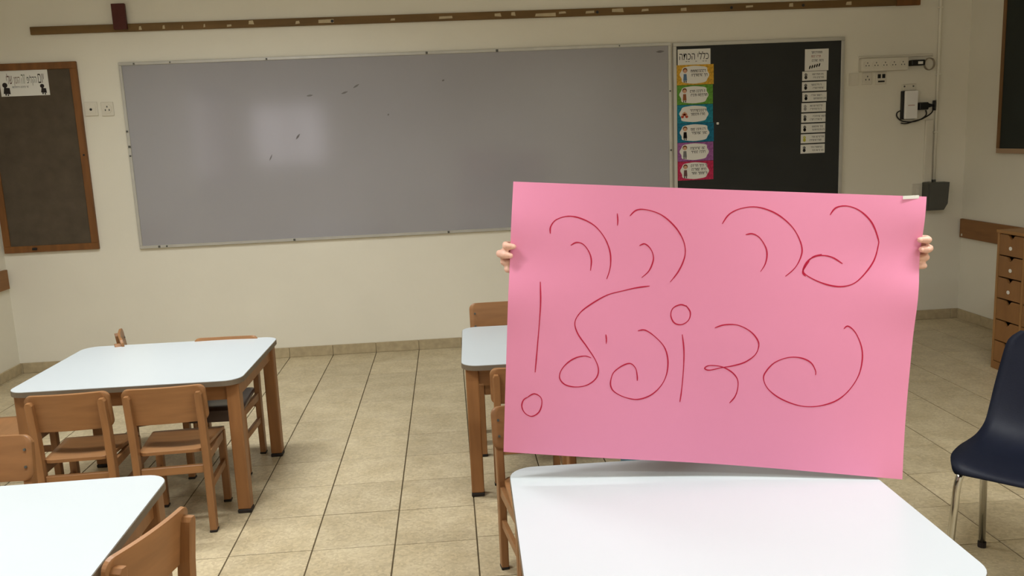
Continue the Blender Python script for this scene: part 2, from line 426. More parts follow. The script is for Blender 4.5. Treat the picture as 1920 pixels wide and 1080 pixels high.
def smudge(x, z, L_, a, w=.012):
    P = [(x + L_ * (i / 6 - .5) * math.cos(a), z + L_ * (i / 6 - .5) * math.sin(a)) for i in range(7)]
    up = [(px - math.sin(a) * w * .5 * math.sin(math.pi * i / 6) * random.uniform(.6, 1.2), pz + math.cos(a) * w * .5 * math.sin(math.pi * i / 6)) for i, (px, pz) in enumerate(P)]
    dn = [(px + math.sin(a) * w * .5 * math.sin(math.pi * i / 6) - 1e-4, pz - math.cos(a) * w * .5 * math.sin(math.pi * i / 6) - 1e-4) for i, (px, pz) in enumerate(P)]
    obj('marker_smudge', prism(B(), up + dn[1:-1][::-1], -.0168, -.0162, 'y'), SMUDGE, t)
SMUDGE = mat('old_marker_residue', srgb(112, 108, 108), .6, .2, var=.1, scale=60)
for a in ((1.52, 1.015, .05, .5), (1.44, .975, .05, .3), (1.11, .70, .05, .9), (1.21, .965, .045, .1), (.92, .57, .05, 1.1, .008), (3.58, 1.165, .06, .05, .016), (2.10, 1.03, .02, .4), (1.72, .82, .015, 1)): smudge(*a)

def rtl(s): return s[::-1]
W2, H2 = 1.205, 1.214
bb = wall_thing('black_notice_board', 'square black notice board with aluminium frame right of the whiteboard', 'notice board', 2.442, .818)
obj('board_panel', bx(.014, W2 - .014, -.016, -.001, .014, H2 - .014), BLACKFELT, bb)
frame4(bb, W2, H2, .024, .022, ALU)
o = tag(obj('push_pin', bx(2.742, 2.758, YB - .030, YB - .0165, 1.474, 1.49, bev=.004), PAPERW), 'small white pin on the black board beside the blue cards', 'pin')
def sheet(t, w, h, material, name='sheet', off=.0165, th=.0008): return obj(name, bx(0, w, -off - th, -off, 0, h), material, t)
def text_part(t, s, x, z, w, h, material, off=.0178, name='lettering'):
    me = text_mesh(s, w, h); me.materials.append(material)
    o = obj(name, me, material, t); o.location = (x, -off, z); return o
def text_line(t, x, z, w, h, material, off, rnd_):
    """a printed line too small to read: letter-sized strokes grouped in words"""
    bm = B(); p = x
    nlet = 0
    while p < x + w - h * .3:
        lw = h * rnd_.uniform(.45, .75)
        y0, y1 = -off - .0002, -off
        kind = rnd_.random()
        box(bm, p, p + lw, y0, y1, z + h * .78, z + h)
        if kind < .7: box(bm, p + lw * .72, p + lw, y0 - .00001, y1, z + rnd_.choice((0, .0, -.2)) * h, z + h * .76)
        if kind > .35: box(bm, p, p + lw * .26, y0 - .00001, y1, z, z + h * .70)
        if kind > .75: box(bm, p + lw * .27, p + lw * .71, y0, y1, z, z + h * .2)
        p += lw + h * .16; nlet += 1
        if nlet > 2 and rnd_.random() < .28: p += h * .45; nlet = 0
    return obj('text_line', bm, material, t)
t = wall_thing('heading_sign', 'white heading sign with large Hebrew letters atop the coloured cards', 'sign', 2.474, 1.884)
sheet(t, .228, .104, PAPERW)
text_part(t, rtl('כללי הכתה'), .012, .034, .204, .052, INKK)
for x in (.060, .077, .128, .178, .196): obj('vowel_mark', prism(B(), rrect(x - .006, x + .006, .0205, .0235, .001, 2), -.0182, -.0178, 'y'), INKK, t)
for x in (.045, .088): obj('vowel_mark', prism(B(), disc(x, .058, .003, .003, 8), -.0184, -.0182, 'y'), INKK, t)
CARDS = [('yellow', (206, 160, 56), 'standing child', (2.456, 1.750), .268, .134, (92, 120, 150)), ('green', (98, 150, 60), 'reading child', (2.452, 1.618), .266, .130, (150, 92, 60)),
         ('turquoise', (38, 128, 148), 'group of children', (2.450, 1.492), .268, .124, (188, 72, 52)), ('deep blue', (30, 110, 140), 'child in a black skirt', (2.452, 1.362), .272, .128, (30, 26, 28)),
         ('purple', (150, 90, 148), 'child with folded arms', (2.450, 1.232), .270, .128, (120, 120, 120)), ('crimson', (186, 48, 84), 'child at a book', (2.454, 1.100), .266, .130, (110, 80, 80))]
FIGS = mat('print_skin', srgb(206, 160, 130), .8, .1); FIGH = mat('print_hair', srgb(110, 70, 40), .8, .1)
for ci, (cn, c, fig, (x, z), w, h, cc) in enumerate(CARDS):
    rr = random.Random(ci)
    M = mat('card_' + cn.replace(' ', '_'), srgb(*c), .75, .2, var=.28, scale=70)
    t = wall_thing('rule_card', f'{cn} bordered class rule card with drawing of a {fig}', 'card', x, z, 'coloured rule cards on the black board')
    sheet(t, w, h, M)
    P = []
    for k in range(48):
        a = 2 * math.pi * k / 48
        ex = 1 / (abs(math.cos(a)) ** 5 + abs(math.sin(a)) ** 5) ** .2
        wob = 1 + .07 * math.cos(6 * a + .4)
        P.append((w * .50 + w * .36 * ex * math.cos(a) * wob, h * .5 + h * .42 * ex * math.sin(a) * (1 + .06 * math.cos(4 * a))))
    obj('text_panel', prism(B(), P, -.0179, -.0174, 'y'), PAPERW, t)
    for li, zz in enumerate((.62, .42) if ci < 5 else (.70, .50, .30)):
        text_line(t, w * (.40 if li == 0 else .42), h * zz, w * rr.uniform(.38, .42), h * .125, INKK, .0181, rr)
    hx, hz = w * .255, h * .70
    fg = []
    if 'group' in fig:
        for dx, dz in ((-.055, -.06), (.0, .09), (.055, -.06), (-.03, .05), (.035, .04)):
            fg.append((hx + w * dx, hz - h * .22 + h * dz))
        bm = B()
        for a, b in fg: prism(bm, disc(a, b - h * .06, w * .040, h * .075, 10), -.01840, -.0181, 'y')
        obj('drawing_clothes', bm, mat('print_' + cn.replace(' ', '_'), srgb(*cc), .8, .1), t)
        bm = B()
        for a, b in fg: prism(bm, disc(a, b + h * .02, w * .022, h * .045, 10), -.0188, -.0185, 'y')
        obj('drawing_face', bm, FIGS, t)
    else:
        obj('drawing_clothes', prism(B(), [(hx - w * .05, h * .22), (hx + w * .05, h * .22), (hx + w * .038, h * .55), (hx - w * .038, h * .55)], -.0184, -.0181, 'y'), mat('print_' + cn.replace(' ', '_'), srgb(*cc), .8, .1), t)
        obj('drawing_hair', prism(B(), disc(hx, hz + h * .03, w * .060, h * .125), -.0184, -.0181, 'y'), FIGH, t)
        obj('drawing_face', prism(B(), disc(hx, hz - h * .01, w * .046, h * .095), -.0188, -.0185, 'y'), FIGS, t)
        bm = B()
        for s in (-1, 1): box(bm, hx + s * w * .025 - w * .012, hx + s * w * .025 + w * .012, -.0184, -.0181, h * .12, h * .215)
        obj('drawing_legs', bm, INKK, t)
# right column: heading and eight strips
rr = random.Random(50)
INKG = mat('grey_print', srgb(70, 68, 66), .8, .1); INKRD = mat('faded_red_print', srgb(150, 84, 76), .8, .1)
t = wall_thing('heading_sheet', 'white heading sheet with printed lines and black footprints atop the strips', 'sign', 3.366, 1.812)
sheet(t, .168, .146, PAPERW)
for zz, x, w, I in ((.116, .045, .075, INKK), (.090, .045, .07, INKRD), (.062, .05, .085, INKG)): text_line(t, x, zz, w, .014, I, .0175, rr)
bm = B()
for k in range(5): prism(bm, [(a * .8 + b * .3, b * 1.0 + .024 + k * .0035) for a, b in disc(.045 + k * .021, 0, .0065, .013, 10)], -.0178, -.0175, 'y')
obj('footprints', bm, INKK, t)
HANDM = [(70, 66, 64), (44, 42, 42), (18, 18, 18), (150, 148, 144), (60, 58, 56), (16, 16, 16), (190, 184, 70), (40, 40, 40)]
HL = ['dark grey hand print, first strip below the heading sheet', 'charcoal hand print, second strip below the heading sheet', 'solid black hand print, third strip below the heading sheet', 'pale faint hand print', 'grey hand print just below the pale one', 'solid black hand print just above the yellow one', 'yellow hand print', 'dark hand print, lowest strip of the column']
for k in range(8):
    z = 1.745 - k * .0712 + .002; x = 3.349 - k * .0006 + (0.004 if k == 2 else 0)
    t = wall_thing('rule_strip', 'white printed strip with ' + HL[k], 'sign', x, z, 'white strips on the black board')
    sheet(t, .174, .062, PAPERW)
    hm = mat('hand_print_%d' % k, srgb(*HANDM[k]), .8, .1)
    bm = B(); prism(bm, disc(.026, .022, .0105, .0125), -.0178, -.0175, 'y')
    for f in range(4): box(bm, .0165 + f * .0052, .0205 + f * .0052, -.01775, -.0175, .034, .046 + (0, .005, .004, -.001)[f])
    obj('hand_print', bm, hm, t)
    for zz in (.036, .014): text_line(t, .060 + rr.uniform(0, .025), zz, .095 - rr.uniform(0, .02), .011, INKG, .0175, rr)

# cork board on the left
t = wall_thing('cork_board', 'tall brown cloth pin board with wooden frame on the left of the whiteboard', 'notice board', -2.105, .828)
WC, HC = .612, 1.226
obj('board_panel', bx(.02, WC - .02, -.014, -.001, .02, HC - .02), CORK, t)
frame4(t, WC, HC, .044, .024, BROWNWOOD)
obj('hook', bx(.185, .215, -.034, -.0242, .016, .030, bev=.003), PLASTK, t)
obj('screw', bx(WC - .026, WC - .014, -.028, -.0242, .62, .632, bev=.002, seg=1), PLASTK, t)
t = wall_thing('paper_notice', 'white Hebrew notice with two small figures pinned on the brown board', 'sign', -1.985, 1.848)
sheet(t, .305, .168, PAPERW, off=.0145)
INKC = [(60, 54, 44), (56, 62, 48), (120, 126, 108), (104, 74, 54), (92, 56, 50)]
for (wd, x, w), c in zip((('יום', .242, .036), ('הקליפ', .172, .060), ('זה', .138, .022), ('הזמן', .090, .038), ('שלי', .044, .036)), INKC):
    text_part(t, rtl(wd), x, .078 if wd not in ('הקליפ', 'הזמן') else .064, w, .066 if wd in ('שלי', 'הקליפ') else .058, mat('notice_print_%d_%d' % c[:2], srgb(*c), .8, .1), off=.0156, name='word')
text_line(t, .075, .052, .10, .010, INKG, .0156, rr)
for hx, hs in ((.030, 1.15), (.262, .95)):
    bm = B(); prism(bm, disc(hx, .062 * hs, .014 * hs, .014 * hs), -.0160, -.0156, 'y')
    prism(bm, [(hx - .012 * hs, .018), (hx + .026 * hs, .014), (hx + .024 * hs, .046 * hs), (hx - .006 * hs, .050 * hs)], -.01595, -.0156, 'y')
    box(bm, hx - .004, hx + .004, -.0159, -.0156, .006, .0175); box(bm, hx + .010, hx + .018, -.0159, -.0156, .004, .0135)
    obj('printed_figure', bm, mat('notice_figure', srgb(52, 46, 44), .8, .1), t)

# hanging rail near the ceiling with scraps of tape
rail = wall_thing('hanging_rail', 'long thin wooden hanging strip above the whiteboard with torn tape scraps', 'rail', -1.752, 2.228)
obj('batten', bx(0, 5.76, -.018, 0, 0, .049, bev=.002, seg=1), RAILWOOD, rail)
obj('batten_end', bx(5.762, 5.93, -.022, 0, -.002, .053, bev=.002, seg=1), BROWNWOOD, rail)
SCRAP = mat('tape_scrap', srgb(188, 172, 140), .7, .2, var=.08, scale=30)
rs = random.Random(5)
for px, w in ((.55, .015), (.68, .02), (.83, .016), (.95, .012), (1.09, .012), (1.24, .03), (1.38, .035), (1.68, .03), (1.83, .10), (2.3, .03), (2.62, .09), (2.99, .045), (3.1, .03), (3.26, .14), (3.42, .05), (3.6, .06), (3.78, .08), (3.98, .05), (4.25, .04), (4.7, .05), (5.0, .03), (5.4, .04)):
    h = rs.uniform(.014, .024); z = rs.uniform(.008, .022)
    P = [(px, z), (px + w, z + rs.uniform(-.004, .004)), (px + w - rs.uniform(0, .006), z + h), (px + rs.uniform(0, .006), z + h * .9)]
    obj('tape_scrap', prism(B(), P, -.0190, -.0181, 'y'), SCRAP, rail)
for px in (1.92, 3.68, 4.6, 5.1): obj('nail_head', prism(B(), disc(px, .022, .010, .010, 8), -.021, -.0181, 'y'), PLASTK, rail)
o = tag(obj('maroon_block', bx(-1.222, -1.138, YB - .045, YB - .0185, 2.240, 2.400, bev=.003), MAROON), 'upright maroon block hung on the left of the hanging strip', 'block')

# small electrics
def plate(t, x0, x1, z0, z1, dep=.009, material=PLASTW, name='plate'): return obj(name, bx(x0, x1, -dep, 0, z0, z1, bev=.003), material, t)
def socket(name, label, x, z, w, h, kind):
    t = wall_thing(name, label, 'socket', x, z)
    plate(t, 0, w, 0, h)
    obj('inner_face', prism(B(), disc(w / 2, h / 2, w * .34, h * .34, 20) if kind == 'round' else rrect(w * .16, w * .84, h * .16, h * .84, .006, 3), -.012, -.0092, 'y'), PLASTW, t)
    bm = B()
    if kind == 'hole': prism(bm, disc(w / 2, h * .46, .0085, .0085, 10), -.0136, -.0121, 'y')
    elif kind == 'round':
        for a in (90, 210, 330): box(bm, w / 2 + .014 * math.cos(R(a)) - .0032, w / 2 + .014 * math.cos(R(a)) + .0032, -.0134, -.0121, h / 2 + .014 * math.sin(R(a)) - .0055, h / 2 + .014 * math.sin(R(a)) + .0055)
    elif kind == 'twin':
        for s in (-1, 1): box(bm, w / 2 + s * .016 - .011, w / 2 + s * .016 + .011, -.0136, -.0121, h * .50, h * .50 + .028)
        box(bm, w * .2, w * .8, -.0136, -.0121, h * .18, h * .30)
    if bm.verts: obj('contact_holes', bm, PLASTK if kind != 'round' else PLASTG, t)
    else: bm.free()
    return t
socket('wall_socket', 'cream antenna socket with one dark hole right of the brown board', -1.478, 1.704, .082, .090, 'hole')
socket('wall_socket', 'cream power socket with round face left of the whiteboard', -1.372, 1.700, .078, .090, 'round')
t = wall_thing('socket_strip', 'white surface strip with five sockets right of the black board', 'socket', 3.757, 1.792)
obj('casing', bx(0, .338, -.045, 0, 0, .088, bev=.005), PLASTW, t)
obj('trunking', bx(0, .53, -.014, 0, .090, .106, bev=.003, seg=1), PLASTW, t)
for k in range(5):
    cx = .042 + k * .0635
    f = obj('socket_face', prism(B(), disc(cx, .044, .026, .026, 18), -.048, -.0452, 'y'), PLASTW, t)
    bm = B()
    for a in (90, 210, 330): box(bm, cx + .012 * math.cos(R(a)) - .003, cx + .012 * math.cos(R(a)) + .003, -.0492, -.0481, .044 + .012 * math.sin(R(a)) - .004, .044 + .012 * math.sin(R(a)) + .004)
    obj('contact_holes', bm, PLASTG, f)
socket('wall_socket', 'blank white wall plate below the left end of the socket strip', 3.690, 1.702, .068, .084, 'blank')
socket('wall_socket', 'white power socket between the blank plate and the twin network socket', 3.784, 1.704, .070, .082, 'round')
socket('wall_socket', 'white network socket with two dark ports below the socket strip', 3.880, 1.702, .078, .084, 'twin')
t = wall_thing('power_adapter', 'black plug adapter with pale label right of the socket strip', 'adapter', 4.115, 1.818)
obj('body', bx(0, .098, -.05, -.001, 0, .040, bev=.006), PLASTK, t)
obj('label_sticker', bx(.045, .080, -.0512, -.0502, .010, .028), PAPERW, t)
bm = B(); tube(bm, [(4.258 + .036 * math.cos(a), YB - .012 - .004 * i / 40 * 3, 1.828 + .040 * math.sin(a)) for i, a in enumerate([2.6 + k * 2 * math.pi / 20 for k in range(56)])], .0035, 6)
tag(obj('cable_coil', bm, mat('grey_cable', srgb(150, 140, 122), .6, .3), smooth=True), 'small coil of pale cable beside the black plug adapter', 'cable')
t = wall_thing('wifi_router', 'slim white network box with a pale bracket and black back on the wall', 'network box', 4.076, 1.456)
obj('bracket', bx(.0, .098, -.012, -.0005, .195, .240, bev=.002, seg=1), PLASTW, t)
obj('back_shell', bx(-.008, .09, -.026, -.0005, -.002, .1945, bev=.003), PLASTK, t)
obj('front_shell', bx(.004, .096, -.048, -.0265, 0, .194, bev=.006), mat('bright_white_plastic', srgb(236, 234, 230), .35, .4), t)
obj('marking', bx(.024, .072, -.0488, -.0482, .090, .097), mat('faint_marking', srgb(196, 170, 160), .6, .2), t)
for x in (.012, .076): obj('screw', prism(B(), disc(x, .225, .006, .006, 8), -.015, -.0122, 'y'), PLASTG, t)
t = wall_thing('power_adapter', 'black plug adapter with prongs right of the white network box', 'adapter', 4.185, 1.515)
obj('body', bx(0, .070, -.045, -.001, 0, .052, bev=.008), PLASTK, t)
bm = B(); prism(bm, [(.0705, .012), (.115, .024), (.115, .032), (.0705, .046)], -.03, -.008, 'y'); box(bm, .1155, .127, -.034, -.004, -.008, .062, bev=.003); obj('plug_head', bm, PLASTK, t)
bm = B()
tube(bm, catmull([(4.245, YB - .02, 1.512), (4.25, YB - .02, 1.48), (4.21, YB - .02, 1.45), (4.15, YB - .02, 1.435), (4.08, YB - .018, 1.442), (4.045, YB - .012, 1.47), (4.04, YB - .012, 1.50), (4.062, YB - .012, 1.515)]), .0045, 6)
tube(bm, catmull([(4.305, YB - .02, 1.53), (4.28, YB - .03, 1.49), (4.22, YB - .03, 1.455), (4.16, YB - .03, 1.44), (4.10, YB - .03, 1.425), (4.06, YB - .03, 1.43)]), .0045, 6)
tag(obj('network_cables', bm, PLASTK, smooth=True), 'tangle of black leads below the white network box', 'cable')
bm = B(); tube(bm, [(4.330, YB - .011, 1.004), (4.330, YB - .011, CEIL - .001)], .010, 10)
c = obj('conduit_pipe', bm, WALL, smooth=True); tag(c, 'thin painted conduit running up the wall from the dark box', 'pipe')
for z in (1.35, 1.75, 2.2, 2.6): obj('clip', bx(4.315, 4.345, YB - .024, YB - .0005, z, z + .012), WALL, c)
tag(obj('cable_trunking', bx(4.252, 4.306, YB - .020, YB, 1.008, 1.445, bev=.003, seg=1), PLASTW), 'short cream cable trunking between the network box and the dark box', 'trunking')
t = wall_thing('switch_box', 'dark grey wall box with tapered bottom behind the corner of the pink sheet', 'box', 4.252, .808)
obj('housing', prism(B(), [(0, 0), (.125, 0), (.152, .045), (.160, .196), (0, .196)], -.075, -.0005, 'y'), PLASTG, t)
obj('lid', prism(B(), [(.012, .012), (.118, .012), (.142, .05), (.148, .184), (.012, .184)], -.082, -.0752, 'y'), PLASTG, t)
obj('pipe_gland', bx(.068, .088, -.022, -.001, .1965, .2145), PLASTG, t)
t = wall_thing('switch_plate', 'pale wall switch plate just left of the dark grey wall box', 'switch', 4.176, .880)
plate(t, 0, .07, 0, .118); obj('rocker', bx(.02, .05, -.014, -.0095, .035, .083, bev=.003), PLASTW, t)

# rails and board on the side walls
t = thing('chair_rail', 'brown wooden chair rail on the right wall reaching to the drawer cabinet', 'rail', (XR, 0, .598))
obj('board', bx(-.022, -.0005, -1.2, 2.075, 0, .135, bev=.003), DARKRAIL, t)
obj('screw', bx(-.0245, -.0222, 2.040, 2.052, .012, .028), PLASTW, t)
t = thing('chair_rail', 'short brown wooden rail end at the left edge of the photo', 'rail', (XL, 0, .592))
obj('board', bx(.0005, .022, -1.2, 2.060, 0, .130, bev=.003), DARKRAIL, t)
t = thing('dark_wall_board', 'dark green-black board in a brown frame on the right wall', 'notice board', (XR, .55, 1.205))
WD, HD = 1.155, 1.215
obj('board_panel', bx(-.016, -.0005, .02, WD - .02, .02, HD - .02), mat('slate_board', srgb(44, 48, 44), .7, .2, var=.08, scale=4), t)
FR = mat('board_brown_frame', srgb(122, 88, 52), .5, .3, var=.12, scale=5)
for a in ((0, WD, 0, .032), (0, WD, HD - .032, HD), (0, .028, .032, HD - .032), (WD - .028, WD, .032, HD - .032)):
    obj('frame_rail', bx(-.024, -.0005, a[0], a[1], a[2], a[3], bev=.002, seg=1), FR if a[3] > .1 else mat('board_pale_frame', srgb(168, 140, 112), .5, .3), t)

# ------------------------------------------------------------------ tables
def table(label, x0, x1, y0, y1, rz=0.0, h=.565):
    cx, cy = (x0 + x1) / 2, (y0 + y1) / 2; w, d = (x1 - x0) / 2, (y1 - y0) / 2
    t = thing('classroom_table', label, 'table', (cx, cy, 0), rz, 'low white classroom tables')
    obj('edge_band', prism(B(), rrect(-w, w, -d, d, .07, 8), h - .022, h - .0022), TEDGE, t)
    obj('laminate_top', prism(B(), rrect(-w + .0015, w - .0015, -d + .0015, d - .0015, .0685, 8), h - .0021, h), LAMIN, t)
    ix, iy, s = .042, .062, .052
    for sx in (-1, 1):
        for sy in (-1, 1):
            X, Y = sx * (w - ix), sy * (d - iy)
            l = obj('leg', bx(X - s / 2, X + s / 2, Y - s / 2, Y + s / 2, .016, h - .0225, bev=.005), TABLEWOOD, t)
            obj('foot_cap', bx(X - s / 2 - .001, X + s / 2 + .001, Y - s / 2 - .001, Y + s / 2 + .001, 0, .0158, bev=.003, seg=1), RUBBER, l)
    za, zb = h - .090, h - .0225
    for sy in (-1, 1):
        Y = sy * (d - iy); obj('apron', bx(-w + ix + s / 2, w - ix - s / 2, Y - .011, Y + .011, za, zb), WOODX, t)
    for sx in (-1, 1):
        X = sx * (w - ix); obj('apron', bx(X - .011, X + .011, -d + iy + s / 2, d - iy - s / 2, za, zb), TABLEWOOD, t)
    return t
table('white-topped wooden table at the far left near the back wall', -.872, .022, -.555, .197, R(-.8))
table('white-topped wooden table mostly hidden behind the left edge of the pink sheet', .886, 1.776, -.575, .140, R(-1.5))
table('white-topped wooden table in the foreground below the pink sheet', .978, 1.898, -2.395, -1.665, R(-1.2))
table('white-topped wooden table cut off by the lower left corner of the photo', -.842, .058, -2.262, -1.530, R(1.0))

# ------------------------------------------------------------------ wooden chairs
def curved_panel(w, h, th, sag, r, nx=14, nz=6, lean=0.0, flip=1):
    """rounded plywood panel in the (x,z) plane, bent in y by sag at its middle; grid clipped to rounded corners"""
    bm = B(); rows = []
    def warp(x, z): return (sag * (1 - (2 * x / w) ** 2)) * -flip + lean * z
    P = rrect(-w / 2, w / 2, 0, h, r, 5)
    # resample: horizontal strips
    zs = sorted({0, h} | {h * k / nz for k in range(nz + 1)} | {r * (1 - math.cos(R(a))) for a in (18, 36, 54, 72, 90)} | {h - r * (1 - math.cos(R(a))) for a in (18, 36, 54, 72, 90)})
    def half(z):
        if z < r: return w / 2 - r + math.sqrt(max(0, r * r - (r - z) ** 2))
        if z > h - r: return w / 2 - r + math.sqrt(max(0, r * r - (z - h + r) ** 2))
        return w / 2
    fr, bk = [], []
    for z in zs:
        hw = half(z)
        xs = [-hw + 2 * hw * k / nx for k in range(nx + 1)]
        fr.append([bm.verts.new((x, warp(x, z) - th / 2, z)) for x in xs]); bk.append([bm.verts.new((x, warp(x, z) + th / 2, z)) for x in xs])
    n = len(zs)
    for g, s in ((fr, 1), (bk, -1)):
        for i in range(n - 1):
            for k in range(nx):
                q = (g[i][k], g[i][k + 1], g[i + 1][k + 1], g[i + 1][k]); f = bm.faces.new(q if s > 0 else q[::-1]); f.smooth = True
    def loop(g): return [g[0][k] for k in range(nx + 1)] + [g[i][nx] for i in range(1, n)] + [g[n - 1][k] for k in range(nx - 1, -1, -1)] + [g[i][0] for i in range(n - 2, 0, -1)]
    a, b = loop(fr), loop(bk)
    for i in range(len(a)):
        f = bm.faces.new((a[i], b[i], b[(i + 1) % len(a)], a[(i + 1) % len(a)])); f.material_index = 1
    return bm
def seat_panel(w0, w1, d, th, r):
    """plywood seat: w0 wide at the back, w1 at the front, dished and with the front rolled down"""
    bm = B(); nx, ny = 12, 14; top, bot = [], []
    for j in range(ny + 1):
        v = (1 - math.cos(math.pi * j / ny)) / 2; y = -d / 2 + d * v
        e = min(v, 1 - v) * d
        cut = r - math.sqrt(max(0, r * r - (r - e) ** 2)) if e < r else 0
        hw = (w0 + (w1 - w0) * v) / 2 - cut
        a, b = [], []
        for i in range(nx + 1):
            u = -1 + 2 * i / nx
            z = -.009 * (1 - u * u) * math.sin(math.pi * min(1, v * 1.15)) - .010 * max(0, (v - .85) / .15) ** 2 + .006 * (1 - v)
            a.append(bm.verts.new((u * hw, y, z))); b.append(bm.verts.new((u * hw, y, z - th)))
        top.append(a); bot.append(b)
    for g, s in ((top, 1), (bot, -1)):
        for j in range(ny):
            for i in range(nx):
                q = (g[j][i], g[j][i + 1], g[j + 1][i + 1], g[j + 1][i]); f = bm.faces.new(q if s > 0 else q[::-1]); f.smooth = True
    def loop(g): return [g[0][i] for i in range(nx + 1)] + [g[j][nx] for j in range(1, ny + 1)] + [g[ny][i] for i in range(nx - 1, -1, -1)] + [g[j][0] for j in range(ny - 1, 0, -1)]
    a, b = loop(top), loop(bot)
    for i in range(len(a)):
        f = bm.faces.new((a[i], b[i], b[(i + 1) % len(a)], a[(i + 1) % len(a)])); f.material_index = 1
    return bm
def set2(o, m1, m2):
    o.data.materials.clear(); o.data.materials.append(m1); o.data.materials.append(m2)
def make_chair(dark=False):
    t = thing('wooden_chair', 'x', 'chair', (0, 0, 0), 0, 'small wooden classroom chairs')
    for s in (-1, 1):
        # rear post: straight to the seat, then leaning back; rounded top
        bm = B(); X = s * .128
        P = [(-.150, .010), (-.147, .20), (-.147, .33), (-.156, .45), (-.172, .555), (-.1735, .566)]
        def prof(i, w=.026, d=.036):
            k = .55 if i == 5 else 1.0; d2 = d * (.85, .95, 1, .95, .75, .75)[i]
            return [(-w / 2 * k, -d2 / 2), (-w / 2 * k * .7, -d2 / 2 - .002), (w / 2 * k * .7, -d2 / 2 - .002), (w / 2 * k, -d2 / 2), (w / 2 * k, d2 / 2), (w / 2 * k * .7, d2 / 2 + .002), (-w / 2 * k * .7, d2 / 2 + .002), (-w / 2 * k, d2 / 2)]
        rings = []
        for i, (y, z) in enumerate(P):
            rings.append([bm.verts.new((X + u, y + v, z)) for u, v in prof(i)])
        for i in range(5):
            for k in range(8): bm.faces.new((rings[i][k], rings[i][(k + 1) % 8], rings[i + 1][(k + 1) % 8], rings[i + 1][k]))
        bm.faces.new(rings[0][::-1]); bm.faces.new(rings[-1])
        l = obj('rear_leg', bm, WOOD, t)
        obj('foot_cap', bx(X - .014, X + .014, -.169, -.131, 0, .0098, bev=.002, seg=1), RUBBER, l)
        l = obj('front_leg', bx(s * .126 - .0145, s * .126 + .0145, .1205, .1495, .010, .311, bev=.003), WOOD, t)
        obj('foot_cap', bx(s * .126 - .0155, s * .126 + .0155, .1195, .1505, 0, .0098, bev=.002, seg=1), RUBBER, l)
        obj('seat_rail', bx(s * .127 - .009, s * .127 + .009, -.128, .1203, .276, .311, bev=.002, seg=1), WOODX, t)
        obj('side_stretcher', bar(B(), (s * .127, -.129, .175), (s * .127, .1203, .175), .016, .028, bev=.002), WOODX, t)
    obj('back_stretcher', bx(-.1145, .1145, -.156, -.138, .240, .272, bev=.002, seg=1), WOODX, t)
    obj('front_rail', bx(-.1110, .1110, .126, .144, .262, .311, bev=.002, seg=1), DARKSEAT if dark else WOODX, t)
    se = obj('seat', seat_panel(.236, .286, .310, .012, .028), WOODX, t); se.location = (0, .004, .3285)
    set2(se, DARKSEAT if dark else WOODX, DARKSEAT if dark else WOODEDGE)
    ba = obj('backrest', curved_panel(.302, .146, .011, .010, .026), WOODX, t); ba.location = (0, -.1360, .444); ba.rotation_euler[0] = R(8)
    set2(ba, WOODX, WOODEDGE)
    scr = None
    for sx in (-1, 1):
        for z in (.045, .10):
            o = obj('screw', scr or prism(B(), disc(0, 0, .0045, .0045, 8), .0035, .0072, 'y'), PLASTG, ba); scr = o.data; o.location = (sx * .128, 0, z)
    return t
chairA = make_chair(); chairD = make_chair(True)
fA = fD = True
def chair(label, x, y, rz, dark=False, scale=1.0):
    global fA, fD
    src = chairD if dark else chairA
    first = fD if dark else fA
    c = src if first else copy_tree(src)
    if dark: fD = False
    else: fA = False
    c['label'] = label; c.location = (x, y, 0); c.rotation_euler[2] = R(rz); c.scale = (scale,) * 3
    return c
chair('small wooden chair with back to camera, left of two at the far left table', -.585, -.535, 2)
chair('small wooden chair with back to camera, right of two at the far left table', -.243, -.525, 3)
chair('small wooden chair with dark seat behind the right end of the far left table', -.222, .030, 178, dark=True, scale=.985)
chair('small wooden chair seen edge-on, its backrest tip rising behind the far left table', -.590, .360, -70, scale=1.02)
chair('small wooden chair at the left end of the far left table, mostly hidden', -1.07, -.20, -90)
chair('small wooden chair facing the camera behind the lower left table at the photo edge', -.640, -1.315, 180)
chair('small wooden chair nearest the camera pushed to the right side of the lower left table', -.021, -1.895, 72.5)
chair('small wooden chair seen from the side below the left edge of the pink sheet', 1.130, -1.262, 188.0, scale=.97)
chair('small wooden chair before the half-hidden table, peeking out beside the pink sheet', 1.135, -.55, 0)
chair('slightly larger wooden chair facing the camera beyond the half-hidden table', 1.105, .085, 180, scale=1.12)
chair('small wooden chair under the person behind the pink sheet', 1.550, -1.245, 180)

